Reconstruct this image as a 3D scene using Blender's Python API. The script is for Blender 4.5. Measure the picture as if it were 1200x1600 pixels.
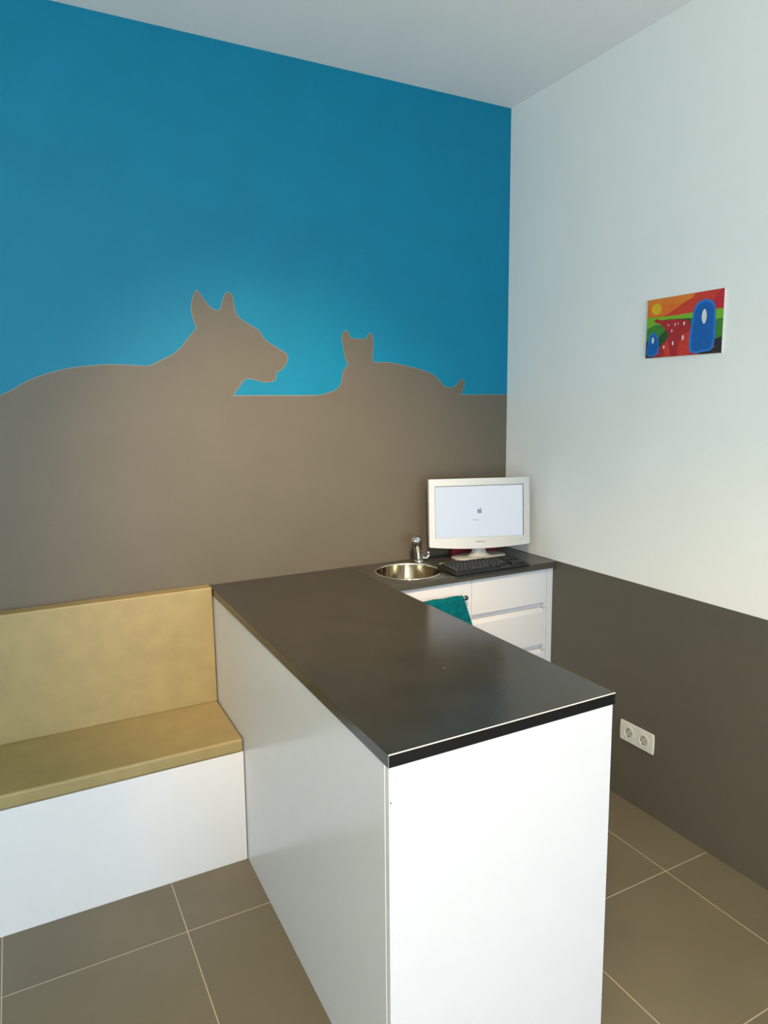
import bpy, bmesh, math, random
from mathutils import Vector, Matrix
random.seed(7)
PI = math.pi
S = bpy.context.scene
for o in list(bpy.data.objects): bpy.data.objects.remove(o)
C = S.collection

# ---------------------------------------------------------------- camera
CAM = Vector((-2.0926, -2.6498, 1.5997)); YAW, PITCH, ROLL = -0.4815, -0.1341, -0.0102
cam_d = bpy.data.cameras.new('camera'); cam = bpy.data.objects.new('camera', cam_d); C.objects.link(cam)
fw = Vector((-math.sin(YAW)*math.cos(PITCH), math.cos(YAW)*math.cos(PITCH), math.sin(PITCH)))
rt = Vector((math.cos(YAW), math.sin(YAW), 0)); up = rt.cross(fw)
r2 = math.cos(ROLL)*rt + math.sin(ROLL)*up; u2 = -math.sin(ROLL)*rt + math.cos(ROLL)*up
cam.matrix_world = Matrix(((r2.x, u2.x, -fw.x, CAM.x), (r2.y, u2.y, -fw.y, CAM.y), (r2.z, u2.z, -fw.z, CAM.z), (0, 0, 0, 1)))
cam_d.sensor_fit = 'VERTICAL'; cam_d.sensor_height = 32; cam_d.lens = 1081.38/1600*32
cam_d.shift_x = 12.85/1600; cam_d.shift_y = -23.85/1600
cam_d.clip_start = 0.05
S.camera = cam

# ---------------------------------------------------------------- light
S.view_settings.view_transform = 'Standard'; S.view_settings.look = 'None'
S.view_settings.gamma = 1; S.view_settings.use_curve_mapping = False
S.view_settings.exposure = 0.10
w = bpy.data.worlds.new('world'); S.world = w; w.use_nodes = True
w.node_tree.nodes['Background'].inputs[0].default_value = (0.66, 0.85, 1, 1)
w.node_tree.nodes['Background'].inputs[1].default_value = 0.14
def area(name, loc, rot, sx, sy, power, col):
    d = bpy.data.lights.new(name, 'AREA'); d.shape = 'RECTANGLE'; d.size = sx; d.size_y = sy
    d.energy = power; d.color = col
    o = bpy.data.objects.new(name, d); C.objects.link(o); o.location = loc; o.rotation_euler = rot
    return o
LIGHTS = dict(
    # daylight through the shop window behind the camera (left and right bays)
    window_daylight_left=('A', (-3.1, -4.95, 1.35), None, 1.3, 2.3, 66, (.58, .84, 1.0)),
    window_daylight_right=('A', (-1.1, -4.95, 1.35), None, 1.3, 2.3, 74, (.94, .95, 1)),
    # unseen spots, added for the warm light on wall, floor and counter
    fill_spot_wall=('S', (-1.7, -2.3, 2.8), (-1.08, 0, 1.00), 46, .12, 440, (1, .68, .42)),
    fill_uplight=('U', (-3.0, -3.3, 2.1), None, .5, .5, 50, (1, .92, .5)),  # unseen lamp, added to brighten the ceiling
    fill_spot_counter=('S', (-.72, -1.3, 2.85), (-.62, -1.3, 0), 72, .12, 24, (1, .82, .5)),
    fill_spot_corner=('S', (-1.9, -2.5, 2.8), (-1.0, -1.5, .7), 60, .12, 160, (1, .66, .25)),
)
for n_, (k_, loc_, aim_, a_, b_2, e_, c_) in LIGHTS.items():
    if e_ <= 0: continue
    if k_ in 'AU': area(n_, loc_, (PI/2 if k_ == 'A' else PI, 0, 0), a_, b_2, e_, c_)
    else:
        sp = bpy.data.lights.new(n_, 'SPOT'); sp.energy = e_; sp.color = c_
        sp.spot_size = math.radians(a_); sp.spot_blend = 1.0; sp.shadow_soft_size = b_2
        o_ = bpy.data.objects.new(n_, sp); C.objects.link(o_); o_.location = loc_
        o_.rotation_euler = (Vector(aim_) - Vector(loc_)).to_track_quat('-Z', 'Y').to_euler()

# ---------------------------------------------------------------- materials
def srgb(r, g, b):
    f = lambda c: (c/255/12.92) if c/255 <= .04045 else ((c/255+.055)/1.055)**2.4
    return (f(r), f(g), f(b), 1)
def mat(name, col, rough=.6, metal=0, spec=.5, noise=0, nscale=40, bump=0, bscale=200, coat=0, emit=None, estr=0):
    m = bpy.data.materials.new(name); m.use_nodes = True; nt = m.node_tree; b = nt.nodes['Principled BSDF']
    b.inputs['Base Color'].default_value = col; b.inputs['Roughness'].default_value = rough
    b.inputs['Metallic'].default_value = metal; b.inputs['Specular IOR Level'].default_value = spec
    b.inputs['Coat Weight'].default_value = coat
    tc = nt.nodes.new('ShaderNodeTexCoord')
    if noise:
        n = nt.nodes.new('ShaderNodeTexNoise'); n.inputs['Scale'].default_value = nscale; n.inputs['Detail'].default_value = 5
        nt.links.new(tc.outputs['Object'], n.inputs['Vector'])
        mr = nt.nodes.new('ShaderNodeMapRange'); mr.inputs[1].default_value = .3; mr.inputs[2].default_value = .7
        mr.inputs[3].default_value = 1-noise; mr.inputs[4].default_value = 1+noise
        nt.links.new(n.outputs['Fac'], mr.inputs[0])
        mx = nt.nodes.new('ShaderNodeVectorMath'); mx.operation = 'SCALE'; mx.inputs[0].default_value = col[:3]
        nt.links.new(mr.outputs[0], mx.inputs['Scale']); nt.links.new(mx.outputs[0], b.inputs['Base Color'])
    if bump:
        n2 = nt.nodes.new('ShaderNodeTexNoise'); n2.inputs['Scale'].default_value = bscale; n2.inputs['Detail'].default_value = 3
        nt.links.new(tc.outputs['Object'], n2.inputs['Vector'])
        bp = nt.nodes.new('ShaderNodeBump'); bp.inputs['Strength'].default_value = bump; bp.inputs['Distance'].default_value = .002
        nt.links.new(n2.outputs['Fac'], bp.inputs['Height']); nt.links.new(bp.outputs['Normal'], b.inputs['Normal'])
    if emit:
        b.inputs['Emission Color'].default_value = emit; b.inputs['Emission Strength'].default_value = estr
    return m
M = {}
M['blue'] = mat('blue_wall_paint', (0.0, 0.166, 0.286, 1), .5, spec=.2, noise=.04, nscale=6, bump=.25, bscale=260)
M['taupe'] = mat('taupe_wall_paint', (0.108, 0.097, 0.074, 1), .45, spec=.3, noise=.03, nscale=6, bump=.25, bscale=260)
M['taupe2'] = mat('taupe_dado_paint', (0.108, 0.097, 0.074, 1), .45, spec=.3, noise=.03, nscale=6, bump=.25, bscale=260)
M['edge'] = mat('paint_edge_line', (0.165, 0.17, 0.145, 1), .5)
M['white_wall'] = mat('white_wall_paint', (0.87, 0.88, 0.87, 1), .6, noise=.015, nscale=3, bump=.3, bscale=220)
M['ceiling'] = mat('ceiling_paint', (0.90, 0.90, 0.89, 1), .8, noise=.015, nscale=3)
M['panel'] = mat('white_laminate', (0.64, 0.655, 0.70, 1), .22, noise=.01, nscale=12)
M['panel_edge'] = mat('white_laminate_edge', (0.74, 0.75, 0.77, 1), .3)
M['cab'] = mat('cabinet_lacquer', (0.59, 0.625, 0.665, 1), .28)
M['worktop'] = mat('dark_worktop', (0.030, 0.028, 0.022, 1), .19, spec=.75, noise=.18, nscale=9, bump=.08, bscale=90)
nt = M['worktop'].node_tree; n_ = nt.nodes.new('ShaderNodeTexNoise'); n_.inputs['Scale'].default_value = 3.2; n_.inputs['Detail'].default_value = 7; n_.inputs['Distortion'].default_value = 1.2
mr_ = nt.nodes.new('ShaderNodeMapRange'); mr_.inputs[1].default_value = .35; mr_.inputs[2].default_value = .7; mr_.inputs[3].default_value = .15; mr_.inputs[4].default_value = .25
tc_ = nt.nodes.new('ShaderNodeTexCoord'); nt.links.new(tc_.outputs['Object'], n_.inputs['Vector']); nt.links.new(n_.outputs['Fac'], mr_.inputs[0]); nt.links.new(mr_.outputs[0], nt.nodes['Principled BSDF'].inputs['Roughness'])
M['worktop2'] = mat('grey_worktop_sheen', (0.052, 0.052, 0.043, 1), .30, spec=.6, noise=.12, nscale=9, bump=.08, bscale=90)  # base colour lightened for the reflections on the sink worktop
M['black_edge'] = mat('black_edge_band', (0.006, 0.006, 0.006, 1), .45, spec=.25)
M['glint'] = mat('pale_edge_glint', (0.80, 0.80, 0.72, 1), .3)  # pale colour for the highlight on the worktop edge
M['vinyl'] = mat('ochre_vinyl', (0.282, 0.224, 0.098, 1), .46, noise=.075, nscale=14, bump=.35, bscale=420)
M['chrome'] = mat('chrome', (0.85, 0.84, 0.82, 1), .06, metal=1)
M['steel'] = mat('brushed_steel', (0.80, 0.75, 0.64, 1), .10, metal=1, noise=.05, nscale=60)
M['dark'] = mat('black_rubber', (0.012, 0.012, 0.012, 1), .4)
M['teal'] = mat('teal_terry', (0.0, 0.10, 0.125, 1), .95, spec=.1, noise=.25, nscale=45, bump=1, bscale=420)
M['mon'] = mat('ivory_plastic', (0.43, 0.46, 0.45, 1), .25)
M['gap'] = mat('screen_surround', (0.02, 0.02, 0.025, 1), .4)
M['screen'] = mat('lit_screen', (0.02, 0.02, 0.02, 1), .3, emit=srgb(212, 222, 230), estr=.80)
M['logo'] = mat('boot_logo_grey', (0.02, 0.02, 0.02, 1), .5, emit=srgb(132, 138, 172), estr=.8)
M['logo2'] = mat('progress_track', (0.02, 0.02, 0.02, 1), .5, emit=srgb(200, 208, 216), estr=.9)
M['ink'] = mat('grey_print', (0.10, 0.11, 0.11, 1), .5)
M['ink2'] = mat('pale_print', (0.42, 0.44, 0.42, 1), .5)
M['key'] = mat('black_keys', (0.010, 0.011, 0.012, 1), .45, spec=.35)
M['kbody'] = mat('keyboard_body', (0.006, 0.007, 0.007, 1), .45, spec=.3)
M['legend'] = mat('key_legend', (0.13, 0.14, 0.14, 1), .6)
M['lime'] = mat('lime_sticker', (0.45, 0.50, 0.03, 1), .5)
M['red'] = mat('dark_red_card', (0.26, 0.018, 0.026, 1), .5)
M['plate'] = mat('socket_plastic', (0.68, 0.67, 0.62, 1), .3)
M['hole'] = mat('socket_hole', (0.02, 0.02, 0.02, 1), .6)
M['canvas'] = mat('white_canvas', (0.60, 0.60, 0.58, 1), .8)
for k, c in dict(p_orange=(226, 112, 40), p_amber=(228, 128, 40), p_sun=(222, 178, 36), p_red=(206, 62, 44), p_crim=(190, 44, 56), p_lime=(120, 178, 40),
                 p_green=(66, 130, 50), p_dgreen=(36, 84, 40), p_river=(172, 42, 46), p_river2=(206, 60, 44), p_dark=(48, 42, 44), p_blue=(24, 96, 176), p_lblue=(44, 120, 205), p_white=(225, 225, 220)).items():
    M[k] = mat('paint_'+k[2:], srgb(*c), .5, noise=.06, nscale=60)
# floor tiles: 0.5035 m grid, joints where the photo shows them
def floor_mat():
    m = bpy.data.materials.new('taupe_floor_tiles'); m.use_nodes = True; nt = m.node_tree; b = nt.nodes['Principled BSDF']
    N = nt.nodes.new; L = nt.links.new
    tc = N('ShaderNodeTexCoord'); sx = N('ShaderNodeSeparateXYZ'); L(tc.outputs['Object'], sx.inputs[0])
    def mth(op, a, c=None):
        n = N('ShaderNodeMath'); n.operation = op
        for i, v in ((0, a), (1, c)):
            if v is None: continue
            if isinstance(v, (int, float)): n.inputs[i].default_value = v
            else: L(v, n.inputs[i])
        return n.outputs[0]
    P = 0.5035; ds = []
    cells = []
    for ax, off in (('X', 0.2135), ('Y', 1.1725)):
        v = mth('DIVIDE', mth('ADD', sx.outputs[ax], off + 20*P), P)
        cells.append(mth('FLOOR', v)); f = mth('FRACT', v)
        ds.append(mth('MULTIPLY', mth('MINIMUM', f, mth('SUBTRACT', 1.0, f)), P))
    d = mth('MINIMUM', ds[0], ds[1])
    nz = N('ShaderNodeTexNoise'); nz.inputs['Scale'].default_value = 14; L(tc.outputs['Object'], nz.inputs['Vector'])
    thr = mth('ADD', mth('MULTIPLY', nz.outputs['Fac'], .0008), .0011)
    g = mth('LESS_THAN', d, thr)
    comb = N('ShaderNodeCombineXYZ'); L(cells[0], comb.inputs[0]); L(cells[1], comb.inputs[1])
    wn = N('ShaderNodeTexWhiteNoise'); wn.noise_dimensions = '3D'; L(comb.outputs[0], wn.inputs['Vector'])
    n1 = N('ShaderNodeTexNoise'); n1.inputs['Scale'].default_value = 5; n1.inputs['Detail'].default_value = 6; L(tc.outputs['Object'], n1.inputs['Vector'])
    fac = mth('ADD', mth('MULTIPLY', n1.outputs['Fac'], .30), mth('MULTIPLY', wn.outputs['Value'], .08))
    fac = mth('ADD', fac, .81)
    vm = N('ShaderNodeVectorMath'); vm.operation = 'SCALE'; vm.inputs[0].default_value = (0.152, 0.127, 0.084); L(fac, vm.inputs['Scale'])
    mix = N('ShaderNodeMix'); mix.data_type = 'RGBA'; L(g, mix.inputs[0]); L(vm.outputs[0], mix.inputs[6]); mix.inputs[7].default_value = (.46, .40, .29, 1)
    L(mix.outputs[2], b.inputs['Base Color']); b.inputs['Roughness'].default_value = .42
    return m
M['floor'] = floor_mat()

# ---------------------------------------------------------------- helpers
def tag(o, label=None, cat=None, group=None, kind=None):
    for k, v in (('label', label), ('category', cat), ('group', group), ('kind', kind)):
        if v: o[k] = v
    return o
def empty(name, loc, rz=0, label=None, cat=None, group=None):
    o = bpy.data.objects.new(name, None); C.objects.link(o); o.location = loc; o.rotation_euler = (0, 0, rz)
    o.empty_display_size = .05
    return tag(o, label, cat, group)
def link(name, bm, mats, parent=None, smooth=False, bevel=0, seg=2, loc=None):
    bmesh.ops.recalc_face_normals(bm, faces=bm.faces[:])
    me = bpy.data.meshes.new(name); bm.to_mesh(me); bm.free()
    if not isinstance(mats, (list, tuple)): mats = [mats]
    for m in mats: me.materials.append(m)
    if smooth:
        for p in me.polygons: p.use_smooth = True
    o = bpy.data.objects.new(name, me); C.objects.link(o)
    if parent: o.parent = parent
    if loc: o.location = loc
    if bevel:
        md = o.modifiers.new('bevel', 'BEVEL'); md.width = bevel; md.segments = seg; md.limit_method = 'ANGLE'; md.angle_limit = math.radians(40)
        md.harden_normals = False
        for p in me.polygons: p.use_smooth = True
        md2 = o.modifiers.new('wn', 'WEIGHTED_NORMAL'); md2.keep_sharp = False
    return o
def poly_prism(bm, pts, axis, a, b, mi=0):
    """pts 2D; axis = extruded axis ('x': pts=(y,z), 'y': (x,z), 'z': (x,y))"""
    def P(p, t): return {'x': (t, p[0], p[1]), 'y': (p[0], t, p[1]), 'z': (p[0], p[1], t)}[axis]
    A = [bm.verts.new(P(p, a)) for p in pts]; B = [bm.verts.new(P(p, b)) for p in pts]
    fs = [bm.faces.new(A), bm.faces.new(B[::-1])]
    n = len(pts)
    for i in range(n): fs.append(bm.faces.new((A[i], B[i], B[(i+1) % n], A[(i+1) % n])))
    for f in fs: f.material_index = mi
    return fs
def box(bm, x0, x1, y0, y1, z0, z1, mi=0):
    return poly_prism(bm, [(x0, y0), (x1, y0), (x1, y1), (x0, y1)], 'z', z0, z1, mi)
def lathe(bm, prof, n=48, mi=0, c=(0, 0)):
    rings = []
    for r, z in prof:
        if r < 1e-6: rings.append([bm.verts.new((c[0], c[1], z))])
        else: rings.append([bm.verts.new((c[0]+r*math.cos(2*PI*i/n), c[1]+r*math.sin(2*PI*i/n), z)) for i in range(n)])
    for a, b in zip(rings, rings[1:]):
        for i in range(n):
            j = (i+1) % n
            if len(a) == 1 and len(b) == 1: continue
            if len(a) == 1: f = bm.faces.new((a[0], b[i], b[j]))
            elif len(b) == 1: f = bm.faces.new((a[i], b[0], a[j]))
            else: f = bm.faces.new((a[i], b[i], b[j], a[j]))
            f.material_index = mi
def tube(bm, pts, rads, n=20, sq=1.0, mi=0):
    pts = [Vector(p) for p in pts]; prev = None; rings = []
    for i, p in enumerate(pts):
        t = (pts[min(i+1, len(pts)-1)] - pts[max(i-1, 0)]).normalized()
        if prev is None: a = t.orthogonal().normalized()
        else: a = (prev - t*prev.dot(t)).normalized()
        prev = a; b = t.cross(a); r = rads[i] if isinstance(rads, (list, tuple)) else rads
        rings.append([bm.verts.new(p + (a*math.cos(2*PI*k/n) + b*math.sin(2*PI*k/n))*r) for k in range(n)])
    for A, B in zip(rings, rings[1:]):
        for k in range(n):
            bm.faces.new((A[k], A[(k+1) % n], B[(k+1) % n], B[k])).material_index = mi
    bm.faces.new(rings[0][::-1]).material_index = mi; bm.faces.new(rings[-1]).material_index = mi
def smooth_path(pts, k=6, closed=False):
    out = []; n = len(pts)
    for i in range(n if closed else n-1):
        g = (lambda j: pts[j % n]) if closed else (lambda j: pts[max(0, min(n-1, j))])
        p0, p1, p2, p3 = g(i-1), g(i), g(i+1), g(i+2)
        for s in range(k):
            t = s/k
            out.append(tuple(.5*((2*b)+(-a+c)*t+(2*a-5*b+4*c-d)*t*t+(-a+3*b-3*c+d)*t**3) for a, b, c, d in zip(p0, p1, p2, p3)))
    if not closed: out.append(tuple(pts[-1]))
    return out

# ---------------------------------------------------------------- room shell
H = 2.908; XL = -4.6; YN = -4.9; ZM = 1.6344; ZD = .902; T = .15
bm = bmesh.new(); box(bm, XL-T, T, YN-T, T, -.1, 0); tag(link('floor', bm, M['floor']), kind='structure')
bm = bmesh.new(); box(bm, XL-T, T, YN-T, T, H, H+.1); tag(link('ceiling', bm, M['ceiling']), kind='structure')
bm = bmesh.new()
box(bm, XL, T, 0, T, 0, ZM, 1); box(bm, XL, T, 0, T, ZM, H, 0)
box(bm, XL, 0, -.0006, .0, ZM-.0016, ZM+.0016, 2)
tag(link('wall_back', bm, [M['blue'], M['taupe'], M['edge']]), kind='structure')
bm = bmesh.new(); box(bm, 0, T, YN, 0, 0, ZD, 1); box(bm, 0, T, YN, 0, ZD, H, 0)
tag(link('wall_right', bm, [M['white_wall'], M['taupe2']]), kind='structure')
bm = bmesh.new(); box(bm, XL-T, XL, YN, T, 0, H); tag(link('wall_left', bm, M['white_wall']), kind='structure')
bm = bmesh.new(); wx0, wx1, wz0, wz1 = -3.85, -.35, .12, 2.55
box(bm, XL, wx0, YN-T, YN, 0, H); box(bm, wx1, T, YN-T, YN, 0, H); box(bm, wx0, wx1, YN-T, YN, 0, wz0); box(bm, wx0, wx1, YN-T, YN, wz1, H)
tag(link('wall_front', bm, M['white_wall']), kind='structure')
bm = bmesh.new()
box(bm, wx0, wx1, YN-.09, YN-.03, wz0, wz0+.06); box(bm, wx0, wx1, YN-.09, YN-.03, wz1-.06, wz1)
for x in (wx0, -2.75, -1.5, wx1-.06): box(bm, x, x+.06, YN-.03, YN+.03-.03, wz0+.06, wz1-.06)
tag(link('window_1', bm, M['panel_edge']), kind='structure')

# ---------------------------------------------------------------- mural silhouettes (painted on the back wall)
def px_wall(u, v):                                    # traced outline -> metres on the back wall plane
    d = fw + r2*((u-600+12.85)/1081.38) - u2*((v-800+23.85)/1081.38)
    t = (0-CAM.y)/d.y; p = CAM + d*t
    return (p.x, p.z)
def silhouette(name, px, label, close_pts):
    pts = [px_wall(*p) for p in px]
    pts = [(x, max(z, ZM)) for x, z in smooth_path(pts, 5)]
    bm = bmesh.new()
    full = pts + close_pts
    poly_prism(bm, full, 'y', -.0009, .0, 0)
    n = len(pts); wd = .0011
    for i in range(n-1):                              # the pale line left where the two paints meet
        (x0, z0), (x1, z1) = pts[i], pts[i+1]; L = math.hypot(x1-x0, z1-z0) or 1e-6
        nx, nz = -(z1-z0)/L*wd, (x1-x0)/L*wd
        vs = [bm.verts.new((a, -.0011, b)) for a, b in ((x0+nx, z0+nz), (x1+nx, z1+nz), (x1-nx, z1-nz), (x0-nx, z0-nz))]
        bm.faces.new(vs).material_index = 1
    return tag(link(name, bm, [M['taupe'], M['edge']]), label, 'wall painting', 'animal silhouettes painted on the wall')
dog = [(-30, 634), (0, 618), (18, 609.5), (50, 592), (95, 578), (130, 572.5), (170, 569.5), (205, 570.5), (232, 571.5), (250, 563.5), (268, 555), (281, 544.5), (292, 531), (301, 519.5),
       (306.5, 513.5), (303.5, 504), (299.5, 490), (298.5, 478), (301, 465), (304, 457), (307.5, 453.5), (312, 459), (317, 466.5), (324, 475.5), (331, 482), (338, 485), (343, 484.5), (346, 476), (349, 464),
       (353, 458), (358, 457), (362.5, 461), (365, 472), (367.5, 485), (372, 494.5), (379, 500.5), (387, 506), (398, 512), (405, 517), (410, 526), (416, 532.5), (426, 539.5), (439, 547),
       (446, 552), (449.5, 557), (448, 566), (444, 573), (440, 578), (432.5, 581), (431.5, 585), (430.5, 592), (426, 595.5), (419, 597), (411, 597), (403, 594.5), (394, 592.5), (384, 592), (378, 598), (372, 606.5), (365.5, 616.8)]
d0 = px_wall(-30, 625)
silhouette('dog_silhouette', dog, 'taupe painted silhouette of a lying dog with raised head on blue wall', [(px_wall(365.5, 617)[0]-.01, ZM-.002), (d0[0], ZM-.002)][:2])
cat = [(497, 617.6), (504, 616.5), (513, 613.5), (522, 610.5), (529, 605), (533, 597.5), (534.5, 588), (535.5, 581), (540, 574.5), (543.5, 568.5), (539, 558.5), (537, 548), (535, 537), (534, 526), (536.5, 519),
       (540, 516.5), (544, 519.5), (547, 526), (551, 529), (560, 529.5), (569, 530), (573, 526), (577, 521.5), (580, 521), (582.5, 527), (583.5, 538), (582, 549), (582, 558), (584.5, 566), (597, 565.8),
       (615, 567.5), (637, 572.5), (655, 577), (671, 582.5), (681, 589), (688, 597), (695, 604), (703, 605.8), (711, 603), (717, 596), (721.5, 592.5), (725, 597), (724.5, 605), (721, 612.5), (720, 617.2)]
silhouette('cat_silhouette', cat, 'taupe painted silhouette of a lying cat with tail tip on blue wall', [(px_wall(720, 618)[0], ZM-.002), (px_wall(497, 618)[0], ZM-.002)])

# ---------------------------------------------------------------- reception counter
CT, ct0 = .90, .8715                                   # worktop top and underside
XLN, XLB, XR, YE, D = -1.4705, -1.4518, -.8438, -1.502, .3643
xl = lambda y: XLB + (XLN-XLB)*(y/YE)
ctr = empty('reception_counter', (-1.15, -.75, 0), 0, 'white laminate reception counter with end panel facing the room', 'counter')
def cl(o): o.location = (1.15, .75, 0); return o
tp = .019
bm = bmesh.new()
poly_prism(bm, [(xl(-.002)+.0015, -.002), (xl(YE+tp+.001)+.0015, YE+tp+.001), (xl(YE+tp)+.0015+tp, YE+tp+.001), (xl(-.002)+.0015+tp, -.002)], 'z', 0, ct0-.0005)
cl(link('side_panel', bm, M['panel'], ctr, bevel=.0008))
bm = bmesh.new()
box(bm, xl(YE)+.001, XR-.006, YE+.001, YE+tp-.0008, 0, ct0-.0005)
cl(link('end_panel', bm, M['panel'], ctr, bevel=.0012))
bm = bmesh.new()
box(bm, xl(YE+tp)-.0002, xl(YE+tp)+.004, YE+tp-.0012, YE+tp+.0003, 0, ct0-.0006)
cl(link('seam_highlight', bm, mat('bright_seam_glint', (.88, .89, .90, 1), .25), ctr))  # highlight along the panel joint, built as a bright strip
bm = bmesh.new()
box(bm, XR-.006-tp, XR-.006, YE+tp, -D-.002, 0, ct0-.0005)
cl(link('rear_panel', bm, M['panel'], ctr, bevel=.0008))
M['chip'] = mat('bare_board', (.16, .14, .12, 1), .8)
for x, z, s in ((-1.4655, .7955, .0035), (-1.4675, .17, .0018), (-1.4655, .5, .0012)):
    bm = bmesh.new()
    bm.faces.new([bm.verts.new((x+dx*s, YE+.0004, z+dz*s)) for dx, dz in ((-.6, .3), (.2, .6), (.9, .5), (.5, -.2), (.1, -.8), (-.4, -.4))])
    cl(tag(link('edge_chip', bm, M['chip'], ctr), 'small dark chip in the laminate edge'))

bm = bmesh.new()
poly_prism(bm, [(xl(-.001), -.001), (xl(YE), YE), (XR, YE), (XR, -.001)], 'z', ct0, CT)
for f in bm.faces:
    f.normal_update()
    if abs(f.normal.y) > .9 and f.calc_center_median().y < -1: f.material_index = 1
wt = link('counter_worktop', bm, [M['worktop'], M['black_edge']], bevel=.0008, seg=2)
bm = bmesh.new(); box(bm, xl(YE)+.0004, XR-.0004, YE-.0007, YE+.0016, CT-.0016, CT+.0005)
link('edge_highlight', bm, M['glint'], wt, bevel=.0004)  # window highlight on the front top edge, put in as a pale strip
bm = bmesh.new(); box(bm, xl(YE)-.0004, xl(YE)+.0010, YE-.0007, YE+.0008, ct0+.0005, CT-.0017)
link('corner_highlight', bm, mat('grey_corner_glint', (.22, .22, .21, 1), .4), wt)  # fainter highlight down the corner edge, put in as a grey strip
tag(wt, 'dark brown-grey worktop slab lying on the white reception counter', 'worktop')
# tiny pale nick in the surface
bm = bmesh.new()
for x, y, s in ((-1.12, -1.17, .0028),):
    vs = [bm.verts.new((x+dx*s, y+dy*s, CT+.0003)) for dx, dy in ((-1.6, -.3), (0, -.5), (1.6, -.1), (1.2, .4), (-.8, .3))]
    bm.faces.new(vs)
link('scuff', bm, mat('grey_scuff', (.30, .33, .33, 1), .6), wt)

# sink worktop with a round cut-out
SX, SY, SR = -.660, -.197, .143
bm = bmesh.new()
x0, x1, y0, y1 = XR+.0012, -.0008, -D, -.001
n = 64
outer = []
for i in range(n):
    a = 2*PI*i/n; dx, dy = math.cos(a), math.sin(a); t = 1e9
    if dx > 1e-9: t = min(t, (x1-SX)/dx)
    if dx < -1e-9: t = min(t, (x0-SX)/dx)
    if dy > 1e-9: t = min(t, (y1-SY)/dy)
    if dy < -1e-9: t = min(t, (y0-SY)/dy)
    outer.append((SX+dx*t, SY+dy*t))
corners = {}
for cx_, cy_ in ((x0, y0), (x1, y0), (x1, y1), (x0, y1)):
    a = math.atan2(cy_-SY, cx_-SX) % (2*PI); i = round(a/(2*PI)*n) % n; outer[i] = (cx_, cy_)
inner = [(SX+(SR-.006)*math.cos(2*PI*i/n), SY+(SR-.006)*math.sin(2*PI*i/n)) for i in range(n)]
def ring_at(p, z): return [bm.verts.new((a, b, z)) for a, b in p]
ot, ob, it, ib = ring_at(outer, CT), ring_at(outer, ct0), ring_at(inner, CT), ring_at(inner, ct0)
for i in range(n):
    j = (i+1) % n
    for q in ((ot[i], ot[j], it[j], it[i]), (ob[j], ob[i], ib[i], ib[j]), (ot[j], ot[i], ob[i], ob[j]), (it[i], it[j], ib[j], ib[i])): bm.faces.new(q)
swt = link('sink_worktop', bm, M['worktop2'], bevel=.0016, seg=3)
tag(swt, 'short dark grey worktop along the back wall, holding the round sink', 'worktop')

# ---------------------------------------------------------------- sink
sk = empty('round_sink', (SX, SY, CT), 0, 'round stainless steel sink set into the worktop in the corner', 'sink')
bm = bmesh.new()
lathe(bm, [(SR, .0003), (SR, .0018), (SR-.003, .0030), (SR-.008, .0030), (SR-.0095, .0015), (SR-.0098, -.003)], 72)
link('rim', bm, M['steel'], sk, smooth=True)
bm = bmesh.new()
lathe(bm, [(SR-.0094, -.0005), (SR-.0105, -.02), (SR-.012, -.085), (SR-.018, -.108), (SR-.035, -.122), (SR-.07, -.127), (.024, -.129)], 72)
b_ = link('basin', bm, M['steel'], sk, smooth=True)
bm = bmesh.new(); lathe(bm, [(.026, -.1275), (.024, -.126), (.021, -.127), (.018, -.132), (0, -.132)], 32)
link('drain', bm, M['chrome'], sk, smooth=True)
bm = bmesh.new(); lathe(bm, [(.0115, 0), (.0115, .0015), (.0095, .003), (.0085, .001)], 28)
ov = link('overflow_ring', bm, M['chrome'], sk, smooth=True)
ang = math.radians(152); ov.location = ((SR-.0135)*math.cos(ang), (SR-.0135)*math.sin(ang), -.045); ov.rotation_euler = (0, -PI/2, ang)
bm = bmesh.new(); lathe(bm, [(.0088, 0), (.0088, .0006), (0, .0006)], 24)
oh = link('overflow_hole', bm, M['dark'], sk); oh.location = ov.location; oh.rotation_euler = ov.rotation_euler

# ---------------------------------------------------------------- faucet
FX, FY = -.528, -.064
fc = empty('mixer_tap', (FX, FY, CT), 0, 'chrome mixer tap standing behind the round sink', 'tap')
dr = Vector((SX-FX, SY-FY, 0)).normalized()
bm = bmesh.new(); lathe(bm, [(0, 0), (.023, 0), (.023, .004), (.0205, .007), (.0185, .010), (0, .010)], 36); link('base', bm, M['chrome'], fc, smooth=True)
bm = bmesh.new()
pth = smooth_path([(0, 0, .008), tuple(dr*.004 + Vector((0, 0, .032))), tuple(dr*.014 + Vector((0, 0, .058))), tuple(dr*.026 + Vector((0, 0, .082))), tuple(dr*.040 + Vector((0, 0, .102)))], 5)
rr = [.0195 - .0015*math.sin(i/len(pth)*PI) for i in range(len(pth))]
tube(bm, pth, rr, 28); link('body', bm, M['chrome'], fc, smooth=True)
bm = bmesh.new()
pth = smooth_path([tuple(dr*.020 + Vector((0, 0, .084))), tuple(dr*.038 + Vector((0, 0, .104))), tuple(dr*.060 + Vector((0, 0, .108))), tuple(dr*.076 + Vector((0, 0, .096)))], 5)
tube(bm, pth, [.018, .0195, .0205, .021, .0212, .021, .0205, .020, .0195, .019, .0185, .018, .0175, .017, .0165, .016], 28); link('spout', bm, M['chrome'], fc, smooth=True)
bm = bmesh.new(); e = dr*.078 + Vector((0, 0, .094)); dd = (dr*.6 + Vector((0, 0, -.8))).normalized()
tube(bm, [e, e+dd*.006], [.0115, .011], 20); link('aerator', bm, M['dark'], fc)
bm = bmesh.new(); s = Vector((.94, -.30, 0)).normalized()
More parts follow.
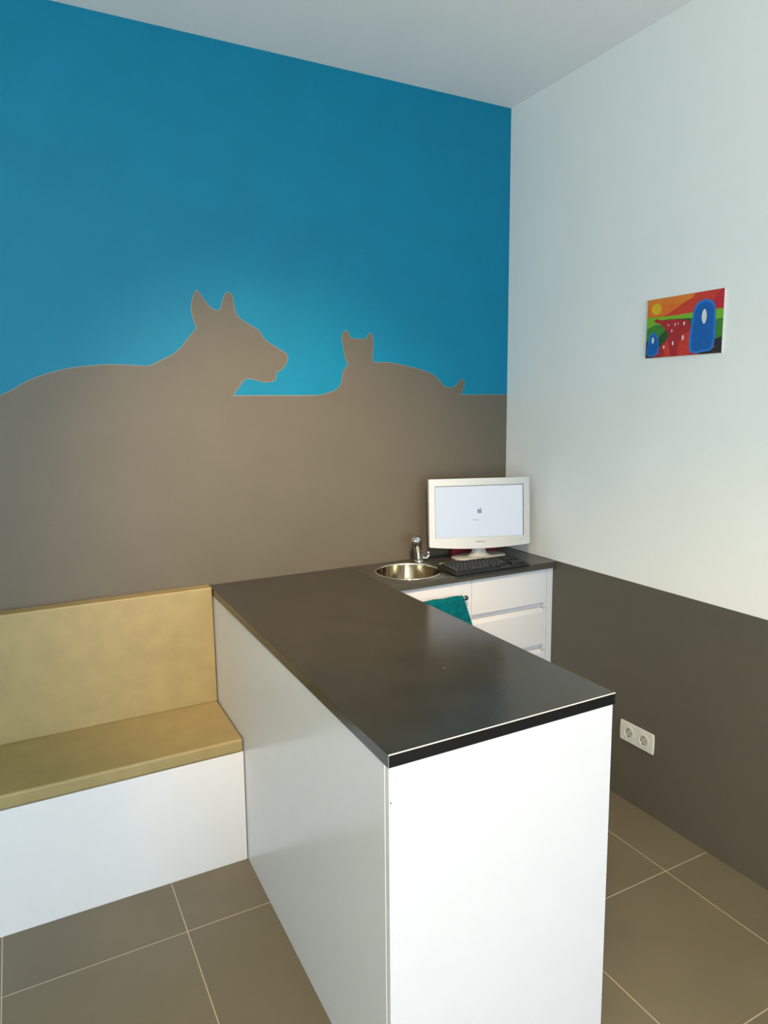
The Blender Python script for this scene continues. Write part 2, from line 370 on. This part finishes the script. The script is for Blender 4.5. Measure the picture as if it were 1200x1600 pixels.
tube(bm, smooth_path([tuple(s*.014+Vector((0, 0, .018))), tuple(s*.026+Vector((0, 0, .015))), tuple(s*.036+Vector((0, 0, .015))), tuple(s*.044+Vector((0, 0, .024))), tuple(s*.044+Vector((0, 0, .036)))], 4),
     [.010]*5+[.0085]*4+[.0065]*4+[.005]*4, 18)
lv = link('lever', bm, M['chrome'], fc, smooth=True)
bm = bmesh.new(); bmesh.ops.create_uvsphere(bm, u_segments=20, v_segments=12, radius=.0072); kn = link('lever_knob', bm, M['chrome'], lv, smooth=True); kn.location = s*.044+Vector((0, 0, .039))

# ---------------------------------------------------------------- base cabinet under the sink worktop
YF = -.345
cb = empty('base_cabinet', (-.42, -.17, 0), 0, 'white lacquered base cabinet with drawers under the short worktop', 'cabinet')
def kl(o): o.location = Vector(o.location) + Vector((.42, .17, 0)); return o
bm = bmesh.new(); ctb = ct0-.0006
for b in ((XR+.004, XR+.02, YF+.02, -.004, .08, ctb), (-.018, -.002, YF+.02, -.004, .08, ctb), (-.450, -.434, YF+.022, -.004, .08, ctb), (XR+.02, -.018, YF+.022, -.004, .08, .098), (XR+.02, -.018, -.012, -.004, .098, ctb)): box(bm, *b)
box(bm, XR+.004, -.002, YF+.05, YF+.066, 0, .08)
kl(link('carcass', bm, M['cab'], cb))
bm = bmesh.new(); box(bm, XR+.004, -.4428, YF, YF+.019, .085, ctb-.003); door = kl(link('door', bm, M['cab'], cb, bevel=.0012))
bm = bmesh.new(); box(bm, -.0335, -.0015, YF, YF+.019, .0, ctb); kl(link('filler_panel', bm, M['cab'], cb, bevel=.001))
def drawer(zt, zb, top_slope, right):
    bm = bmesh.new(); g = .026                        # groove height between fronts
    yb = YF+.022
    prof = [(YF+.022, zt), (YF+.0, zt-(.016 if top_slope else 0)), (YF, zb+.028), (YF+.0012, zb+.024), (YF+.020, zb+.018), (YF+.022, zb)]
    if not top_slope: prof[0] = (YF+.022, zt)
    poly_prism(bm, prof, 'x', -.4415, right)
    box(bm, right+.0003, -.0355, YF, YF+.022, zb+.001, zt-.0005)
    return kl(link('drawer', bm, M['cab'], cb, bevel=.0008))
drawer(ctb-.003, .689, False, -.051)
drawer(.6885, .497, True, -.051)
drawer(.4965, .305, True, -.051)
drawer(.3045, .085, True, -.051)
# bar handle on the door
bm = bmesh.new(); HB = (YF-.034, .806)
tube(bm, [(-.79, HB[0], HB[1]), (-.496, HB[0], HB[1])], .007, 20)
for x in (-.77, -.516): tube(bm, [(x, HB[0], HB[1]), (x, YF-.0005, HB[1])], .005, 14)
h = link('bar_handle', bm, M['chrome'], door, bevel=.0015)
bm = bmesh.new(); bmesh.ops.create_uvsphere(bm, u_segments=24, v_segments=14, radius=.0105); ec = link('end_knob', bm, M['dark'], door, smooth=True); ec.location = Vector((-.494, HB[0], HB[1])) - Vector((0, 0, 0))
# towel over the bar
def towel():
    bm = bmesh.new(); nx, ns = 40, 56
    z0 = HB[1]; R = .0125
    back, front = .20, .34
    tot = back + PI*R + front; grid = []
    for i in range(ns+1):
        s_ = tot*i/ns; row = []
        for j in range(nx+1):
            u = j/nx
            if s_ < back: y = HB[0]+R; z = z0-(back-s_); dn = back-s_
            elif s_ < back+PI*R:
                a = (s_-back)/R; y = HB[0]+R*math.cos(a); z = z0+R*math.sin(a); dn = 0
            else: y = HB[0]-R; z = z0-(s_-back-PI*R); dn = s_-back-PI*R
            wl = -.770 - .02*min(1, dn/.2); wr = -.511 + .30*min(dn, .16)
            x = wl + (wr-wl)*u
            amp = .0055*min(1, dn/.05+.15)
            f = math.sin(u*19+.6)*.6 + math.sin(u*33+2.1+dn*6)*.4
            y += -amp*f*(1 if s_ > back else .25) - (.014*min(1, dn/.12) if s_ > back+PI*R else 0)
            z += .0012*math.sin(u*17) if dn < .02 else 0
            row.append(bm.verts.new((x, y, z)))
        grid.append(row)
    for i in range(ns):
        for j in range(nx): bm.faces.new((grid[i][j], grid[i][j+1], grid[i+1][j+1], grid[i+1][j]))
    o = link('towel', bm, M['teal'], smooth=True)
    md = o.modifiers.new('th', 'SOLIDIFY'); md.thickness = .006; md.offset = 0
    md = o.modifiers.new('sub', 'SUBSURF'); md.levels = 1; md.render_levels = 2
    tx = bpy.data.textures.new('terry', 'CLOUDS'); tx.noise_scale = .006
    md = o.modifiers.new('dis', 'DISPLACE'); md.texture = tx; md.strength = .0035; md.mid_level = .5
    return tag(o, 'teal terry towel hanging over the cabinet door handle', 'towel')
towel()

# ---------------------------------------------------------------- monitor
MA, MT = -.3227, .0675
mn = empty('computer_monitor', (-.2834, -.1803, CT), MA, 'white flat monitor with lit screen standing in the corner', 'monitor')
def mpart(name, bm, mats, tilt=True, parent=None, **k):
    o = link(name, bm, mats, parent or mn, **k)
    if tilt and parent is None: o.location = (0, 0, .2186); o.rotation_euler = (-MT, 0, 0)
    return o
W2, Hh = .2305, .1497
def rrect(x0, x1, z0, z1, r, k=5, sag=0):
    pts = []
    for cx_, cz_, a0 in ((x1-r, z1-r, 0), (x0+r, z1-r, PI/2), (x0+r, z0+r, PI), (x1-r, z0+r, 1.5*PI)):
        for i in range(k+1):
            a = a0 + PI/2*i/k; pts.append((cx_+r*math.cos(a), cz_+r*math.sin(a)))
        if a0 == PI and sag:
            for i in range(1, 16):
                t = i/16; pts.append((x0+r+(x1-x0-2*r)*t, z0 - sag*4*t*(1-t)))
    return pts
bm = bmesh.new()
out = rrect(-W2, W2, -Hh, Hh, .005, sag=.0125); sw, sz0, sz1 = .2035, -.1115, .1190
inn = [(sw, sz1), (-sw, sz1), (-sw, sz0), (sw, sz0)]
# frame ring front built from quads by filling between loops
of = [bm.verts.new((x, 0, z)) for x, z in out]; ob_ = [bm.verts.new((x, .022, z)) for x, z in out]
nf = [bm.verts.new((x, 0, z)) for x, z in inn]; nb = [bm.verts.new((x, .006, z)) for x, z in inn]
for i in range(len(out)): j = (i+1) % len(out); bm.faces.new((of[i], of[j], ob_[j], ob_[i]))
for i in range(4): j = (i+1) % 4; bm.faces.new((nf[i], nb[i], nb[j], nf[j]))
eds = []
for L_ in (of, nf):
    for i in range(len(L_)):
        e = bm.edges.get((L_[i], L_[(i+1) % len(L_)])) or bm.edges.new((L_[i], L_[(i+1) % len(L_)])); eds.append(e)
bmesh.ops.triangle_fill(bm, edges=eds, use_beauty=True, normal=(0, -1, 0))
bm.faces.new(ob_)
mpart('bezel', bm, M['mon'])
bm = bmesh.new(); box(bm, -sw+.0002, sw-.0002, .0042, .0058, sz0+.0002, sz1-.0002); mpart('screen_surround', bm, M['gap'])
bm = bmesh.new(); box(bm, -sw+.0022, sw-.0030, .0030, .0041, sz0+.0004, sz1-.0030); mpart('screen', bm, M['screen'])
# logo and progress bar shown on the screen
lg = [(.50, .78), (.44, .76), (.36, .80), (.26, .82), (.14, .76), (.04, .62), (.0, .44), (.04, .26), (.12, .10), (.22, .0), (.32, .0), (.42, .04), (.50, .05), (.58, .04), (.68, .0), (.78, .02), (.88, .14), (.96, .30),
      (.86, .38), (.80, .50), (.83, .62), (.93, .72), (.84, .80), (.72, .83), (.60, .80)]
bm = bmesh.new(); sc_ = .0235
lp = smooth_path(lg, 3, True)
poly_prism(bm, [((x-.48)*sc_, (z-.40)*sc_) for x, z in lp], 'y', .0024, .0029)
poly_prism(bm, [((x-.48)*sc_, (z-.40)*sc_) for x, z in smooth_path([(.50, .88), (.53, 1.0), (.62, 1.10), (.72, 1.14), (.71, 1.02), (.64, .92), (.56, .87)], 3, True)], 'y', .0024, .0029)
lo = mpart('screen_logo', bm, M['logo'])
for v in lo.data.vertices: v.co.x += .0; v.co.z += .0035
bm = bmesh.new(); box(bm, -.033, -.004, .0024, .0029, -.0355, -.0338); mpart('progress_bar', bm, M['ink'])
bm = bmesh.new(); box(bm, -.004, .031, .0025, .0029, -.0353, -.0342); mpart('progress_track', bm, M['logo2'])
def text_bm(s, size, wide):
    cu = bpy.data.curves.new('t', 'FONT'); cu.body = s; cu.size = size; cu.align_x = 'CENTER'; cu.align_y = 'CENTER'; cu.extrude = .0001; cu.offset = size*.012
    o = bpy.data.objects.new('t', cu); C.objects.link(o); dg = bpy.context.evaluated_depsgraph_get()
    me = bpy.data.meshes.new_from_object(o.evaluated_get(dg)); bpy.data.objects.remove(o)
    bm = bmesh.new(); bm.from_mesh(me); bpy.data.meshes.remove(me)
    xs = [v.co.x for v in bm.verts]; k = wide/(max(xs)-min(xs))
    for v in bm.verts: v.co = Vector((v.co.x*k, -.0002 - v.co.z, v.co.y))
    return bm
bm = text_bm('SAMSUNG', .0085, .047)
for v in bm.verts: v.co.x += .0025; v.co.z -= .1325
mpart('maker_lettering', bm, M['ink'])
bm = bmesh.new()
for a, b in ((-.198, -.1935), (-.1865, -.1745)): box(bm, a, b, -.0004, .0, -.1262, -.1232, 0)
for a, b in ((-.168, -.150),): box(bm, a, b, -.0003, .0, -.1250, -.1236, 1)
mpart('corner_marks', bm, [M['ink2'], mat('faint_print', (.58, .59, .56, 1), .5)])
bm = bmesh.new(); box(bm, .1930, .1958, -.0006, 0, -.1302, -.1274); mpart('power_dot', bm, M['dark'])
bm = bmesh.new()
for z in (-.018, -.006, .006): box(bm, .2215, .2265, -.0002, .0002, z, z+.0012)
mpart('side_marks', bm, M['ink2'])
bm = bmesh.new()
A = rrect(-.2265, .2265, -.128, .140, .02); B = rrect(-.15, .15, -.10, .10, .03)
va = [bm.verts.new((x, .0225, z)) for x, z in A]; vb = [bm.verts.new((x, .050, z*.95)) for x, z in A]; vc = [bm.verts.new((x, .075, z)) for x, z in B]
for P_, Q_ in ((va, vb), (vb, vc)):
    for i in range(len(P_)): j = (i+1) % len(P_); bm.faces.new((P_[i], P_[j], Q_[j], Q_[i]))
bm.faces.new(va); bm.faces.new(vc)
mpart('rear_housing', bm, M['mon'], bevel=.003)
# neck and foot
bm = bmesh.new()
n = 40; prof = [(.060, .035, .0125), (.046, .028, .018), (.036, .022, .026), (.031, .0185, .040), (.030, .018, .066)]
rings = [[bm.verts.new((.012+a*math.cos(2*PI*i/n), .048+b*math.sin(2*PI*i/n), z)) for i in range(n)] for a, b, z in prof]
for P_, Q_ in zip(rings, rings[1:]):
    for i in range(n): j = (i+1) % n; bm.faces.new((P_[i], P_[j], Q_[j], Q_[i]))
bm.faces.new(rings[0]); bm.faces.new(rings[-1])
link('neck', bm, M['mon'], mn, smooth=True)
bm = bmesh.new(); ra = .24
def foot_ring(k, z):
    out = []
    for i in range(64):
        a = 2*PI*i/64; ca, sa = math.cos(a), math.sin(a)
        x = .132*k*math.copysign(abs(ca)**.75, ca); y = .064*k*math.copysign(abs(sa)**.75, sa)
        out.append(bm.verts.new((.017+x*math.cos(ra)-y*math.sin(ra), .067+x*math.sin(ra)+y*math.cos(ra), z)))
    return out
rs = [foot_ring(.97, .0003), foot_ring(1, .003), foot_ring(1, .007), foot_ring(.96, .0105), foot_ring(.7, .0125)]
for P_, Q_ in zip(rs, rs[1:]):
    for i in range(64): j = (i+1) % 64; bm.faces.new((P_[i], P_[j], Q_[j], Q_[i]))
bm.faces.new(rs[0]); bm.faces.new(rs[-1])
link('foot', bm, M['mon'], mn, smooth=True)

# dark red thing lying behind the monitor
bm = bmesh.new(); box(bm, -.128, .125, -.014, .014, 0, .050)
rb = link('small_box', bm, M['red'], bevel=.002); rb.location = (-.205, -.026, CT+.0004)
tag(rb, 'dark red box lying against the wall behind the monitor foot', 'box')

# ---------------------------------------------------------------- keyboard
KX, KY = -.353, -.309
kb = empty('keyboard', (KX, KY, CT), -.015, 'black computer keyboard lying in front of the white monitor', 'keyboard')
KW, KD = .190, .075
bm = bmesh.new()
def kz(y): return .0105 + (y+KD)/(2*KD)*.012
pts = rrect(-KW, KW, -KD, KD, .012)
lo_ = [bm.verts.new((x, y, .0012)) for x, y in pts]; hi = [bm.verts.new((x, y, kz(y))) for x, y in pts]
for i in range(len(pts)): j = (i+1) % len(pts); bm.faces.new((lo_[i], lo_[j], hi[j], hi[i]))
bm.faces.new(lo_); bm.faces.new(hi)
link('case', bm, M['kbody'], kb, bevel=.002)
def key(x, y, w_, d_, leg=True):
    bm = bmesh.new(); z = kz(y); t = .0072
    q = []
    for sx_, sy_, s_, zz in [(a, b, s, z_) for s, z_ in ((1, 0), (.80, t)) for a, b in ((-1, -1), (1, -1), (1, 1), (-1, 1))]:
        q.append(bm.verts.new((sx_*w_/2*s_, sy_*d_/2*s_ + (0.0008 if zz else 0), zz)))
    for f in ((0, 1, 5, 4), (1, 2, 6, 5), (2, 3, 7, 6), (3, 0, 4, 7), (4, 5, 6, 7)): bm.faces.new([q[i] for i in f])
    if leg:
        L_ = [bm.verts.new((a, b, t+.0002)) for a, b in ((-.0035, .0005), (-.0005, .0005), (-.0005, .004), (-.0035, .004))]
        f = bm.faces.new(L_); f.material_index = 1
    me = bpy.data.meshes.new('key'); bmesh.ops.recalc_face_normals(bm, faces=bm.faces[:]); bm.to_mesh(me); bm.free()
    me.materials.append(M['key']); me.materials.append(M['legend'])
    o = bpy.data.objects.new('key', me); C.objects.link(o); o.parent = kb; o.location = (x, y, z); o.rotation_euler = (.08, 0, 0)
u = .0186; nk = 0
rows = [(.053, [1, .4, 1, 1, 1, 1, .3, 1, 1, 1, 1, .3, 1, 1], .82), (.030, [1]*13+[2], 1), (.0117, [1.5]+[1]*12+[1.5], 1), (-.0066, [1.75]+[1]*11+[2.25], 1), (-.0249, [2.25]+[1]*10+[2.75], 1), (-.0432, [1.25, 1.25, 1.25, 6.25, 1.25, 1.25, 1.25, 1.25], 1)]
for y, ks, dd_ in rows:
    x = -KW+.010
    for k in ks:
        if k < 1: x += k*u; continue
        if nk < 70: key(x+k*u/2, y, k*u-.001, (u-.001)*dd_, k < 3); nk += 1
        x += k*u
for y in (.030, .0117, -.0249, -.0432):
    for c_ in range(4):
        if nk < 99: key(.110+u*(c_+.5), y, u-.001, u-.001); nk += 1
bm = bmesh.new(); box(bm, -.178, -.158, .068, .0725, .0225, .0262)
tag(link('sticker', bm, M['lime'], kb), 'small lime yellow tab')

# ---------------------------------------------------------------- wall socket
sk2 = empty('double_socket', (0, -.846, .2935), PI/2, 'white double power socket plate on the taupe part of right wall', 'socket')
# local: x along wall, -y away from... rotated so local -y -> +x ; use local +y = -x world
bm = bmesh.new()
def soc_plate(bm):
    pts = []
    hw, hh = .0805, .0405
    N_ = 12
    for i in range(N_+1): t = i/N_; pts.append((-hw - .002*4*t*(1-t), -hh + 2*hh*t))
    for i in range(N_+1): t = i/N_; pts.append((hw + .002*4*t*(1-t), hh - 2*hh*t))
    poly_prism(bm, pts, 'y', .0002, .009)
soc_plate(bm)
link('cover_plate', bm, M['plate'], sk2, bevel=.003, seg=3)
def socket(cx):
    bm = bmesh.new(); prof = [(.0275, .0092), (.0275, .0108), (.0205, .0112), (.0195, .0098), (.0185, .0092), (0, .0092)]
    lathe(bm, prof, 40); o = link('socket_insert', bm, M['plate'], sk2, smooth=False); o.rotation_euler = (-PI/2, 0, 0); o.location = (cx, 0, 0)
    bm = bmesh.new(); lathe(bm, [(.0186, .0093), (.0186, .0096), (0, .0096)], 36)
    w_ = link('well', bm, mat('socket_well', (.50, .49, .45, 1), .4), o)
    for s_ in (-1, 1):
        bm = bmesh.new(); lathe(bm, [(0, .0097), (.0026, .0097), (.0026, .0099), (0, .0099)], 16); p = link('pin_hole', bm, M['hole'], o); p.location = (0.0095*s_, 0, 0)
        bm = bmesh.new(); box(bm, -.0045, .0045, .0140*s_-.0026, .0140*s_+.0026, .0097, .0110); link('earth_clip', bm, M['steel'], o)
    return o
socket(-.0365); socket(.0365)
bm = bmesh.new(); box(bm, -.0012, .0012, .0088, .0096, -.028, .028); link('divider', bm, M['panel_edge'], sk2)

# ---------------------------------------------------------------- canvas print on the right wall
pc = empty('canvas_picture', (0, -.9690, 1.8572), -PI/2, 'small bright red, orange and blue canvas picture on the white wall', 'picture')
PW, PH = .1553, .1042                                  # half sizes; local x runs to the viewer's right, local y = -0.0xx away from wall
bm = bmesh.new(); box(bm, -PW, PW, -.0065, -.0002, -PH, PH); link('stretched_canvas', bm, M['canvas'], pc, bevel=.001)
names = ['p_orange', 'p_amber', 'p_sun', 'p_red', 'p_crim', 'p_lime', 'p_green', 'p_dgreen', 'p_river', 'p_river2', 'p_dark', 'p_blue', 'p_lblue', 'p_white']
bm = bmesh.new(); lay = [0]
def sh(key_, pts, smooth=False):
    if smooth: pts = smooth_path(pts, 5, True)
    y = -.0066 - .00006*lay[0]; lay[0] += 1
    e = .001
    vs = [bm.verts.new((min(max((x*2-1)*PW, -PW+e), PW-e), y, min(max((z*2-1)*PH, -PH+e), PH-e))) for x, z in pts]
    bm.faces.new(vs).material_index = names.index(key_)
def oval(key_, cx_, cz_, a, b): sh(key_, [(cx_+a*math.cos(2*PI*i/28), cz_+b*math.sin(2*PI*i/28)) for i in range(28)])
sh('p_orange', [(0, 0), (1, 0), (1, 1), (0, 1)])
sh('p_amber', [(0, .84), (.2, .9), (.45, .86), (.62, .93), (.62, 1), (0, 1)])
sh('p_red', [(.18, .66), (.30, .72), (.42, .80), (.50, .86), (.60, .92), (.66, 1), (1, 1), (1, .6), (.5, .6)])
sh('p_crim', [(.84, .78), (.90, .90), (.96, 1), (1, 1), (1, .70), (.9, .72)])
oval('p_sun', .135, .82, .072, .095)
sh('p_lime', [(0, 0), (1, 0), (1, .69), (.7, .69), (.4, .68), (.2, .685), (0, .70)])
sh('p_green', [(0, 0), (1, 0), (1, .55), (.86, .52), (.62, .60), (.48, .56), (.3, .54), (.12, .56), (0, .50)])
sh('p_dgreen', [(.10, .0), (.12, .25), (.22, .40), (.32, .50), (.24, .60), (.10, .62), (.30, .63), (.60, .60), (.64, .3), (.60, .0)])
sh('p_river', [(.14, .66), (.22, .62), (.34, .62), (.48, .60), (.58, .57), (.62, .40), (.66, .10), (.70, 0), (.10, 0), (.18, .16), (.28, .28), (.32, .36), (.27, .46), (.20, .56), (.10, .62)])
sh('p_river2', [(.26, .0), (.26, .18), (.30, .30), (.33, .16), (.36, 0)]); sh('p_river2', [(.44, .0), (.46, .22), (.52, .36), (.60, .40), (.62, .2), (.60, 0)]); sh('p_river2', [(.68, 0), (.66, .20), (.78, .24), (.92, .10), (.90, 0)])
sh('p_dark', [(.86, .20), (1, .26), (1, 0), (.70, 0), (.76, .06), (.92, .10)]); sh('p_dark', [(0, .30), (.05, .24), (.05, .04), (.14, 0), (0, 0)])
# plain rounded blue forms in place of the painted figures
sh('p_lblue', [(.60, .08), (.62, .60), (.66, .80), (.77, .87), (.88, .80), (.91, .58), (.90, .12), (.78, .04)], True)
sh('p_blue', [(.625, .11), (.645, .60), (.68, .77), (.77, .83), (.86, .77), (.885, .58), (.875, .14), (.78, .075)], True)
oval('p_white', .77, .60, .030, .115)
sh('p_lblue', [(.02, .06), (.03, .28), (.06, .40), (.10, .43), (.15, .39), (.18, .28), (.18, .08), (.10, .03)], True)
sh('p_blue', [(.035, .08), (.045, .27), (.07, .37), (.10, .40), (.14, .36), (.165, .27), (.165, .10), (.10, .05)], True)
oval('p_white', .10, .30, .016, .055)
for x, z, a in ((.40, .53, .009), (.31, .53, .007), (.44, .535, .007), (.52, .53, .012), (.36, .43, .010), (.51, .30, .016), (.38, .22, .014), (.26, .17, .012)): oval('p_white', x, z, a*.8, a*2.6)
link('painted_face', bm, [M[k] for k in names], pc)

# ---------------------------------------------------------------- bench
BX0 = -4.3
bn = empty('waiting_bench', (-2.9, -.2, 0), 0, 'long waiting bench with ochre vinyl seat and back on white base', 'bench')
def bl(o): o.location = (2.9, .2, 0); return o
BY = -.4233; zc, zt, zb = .4056, .4532, .906
bm = bmesh.new(); poly_prism(bm, [(BX0, -.03), (BX0, BY), (xl(BY)-.0015, BY), (xl(-.03)-.0015, -.03)], 'z', 0, zc-.0008); bl(link('base', bm, M['panel'], bn, bevel=.001))
bm = bmesh.new(); poly_prism(bm, [(BX0, -.03), (BX0, BY-.002), (xl(BY)-.0015, BY-.002), (xl(-.03)-.0015, -.03)], 'z', zc, zt); bl(link('seat_cushion', bm, M['vinyl'], bn, bevel=.009, seg=4))
bm = bmesh.new(); poly_prism(bm, [(-.0015, zt-.0015), (-.076, zt-.0015), (-.063, zb), (-.0015, zb)], 'x', BX0, xl(-.05)-.0015); bl(link('backrest', bm, M['vinyl'], bn, bevel=.006, seg=4))
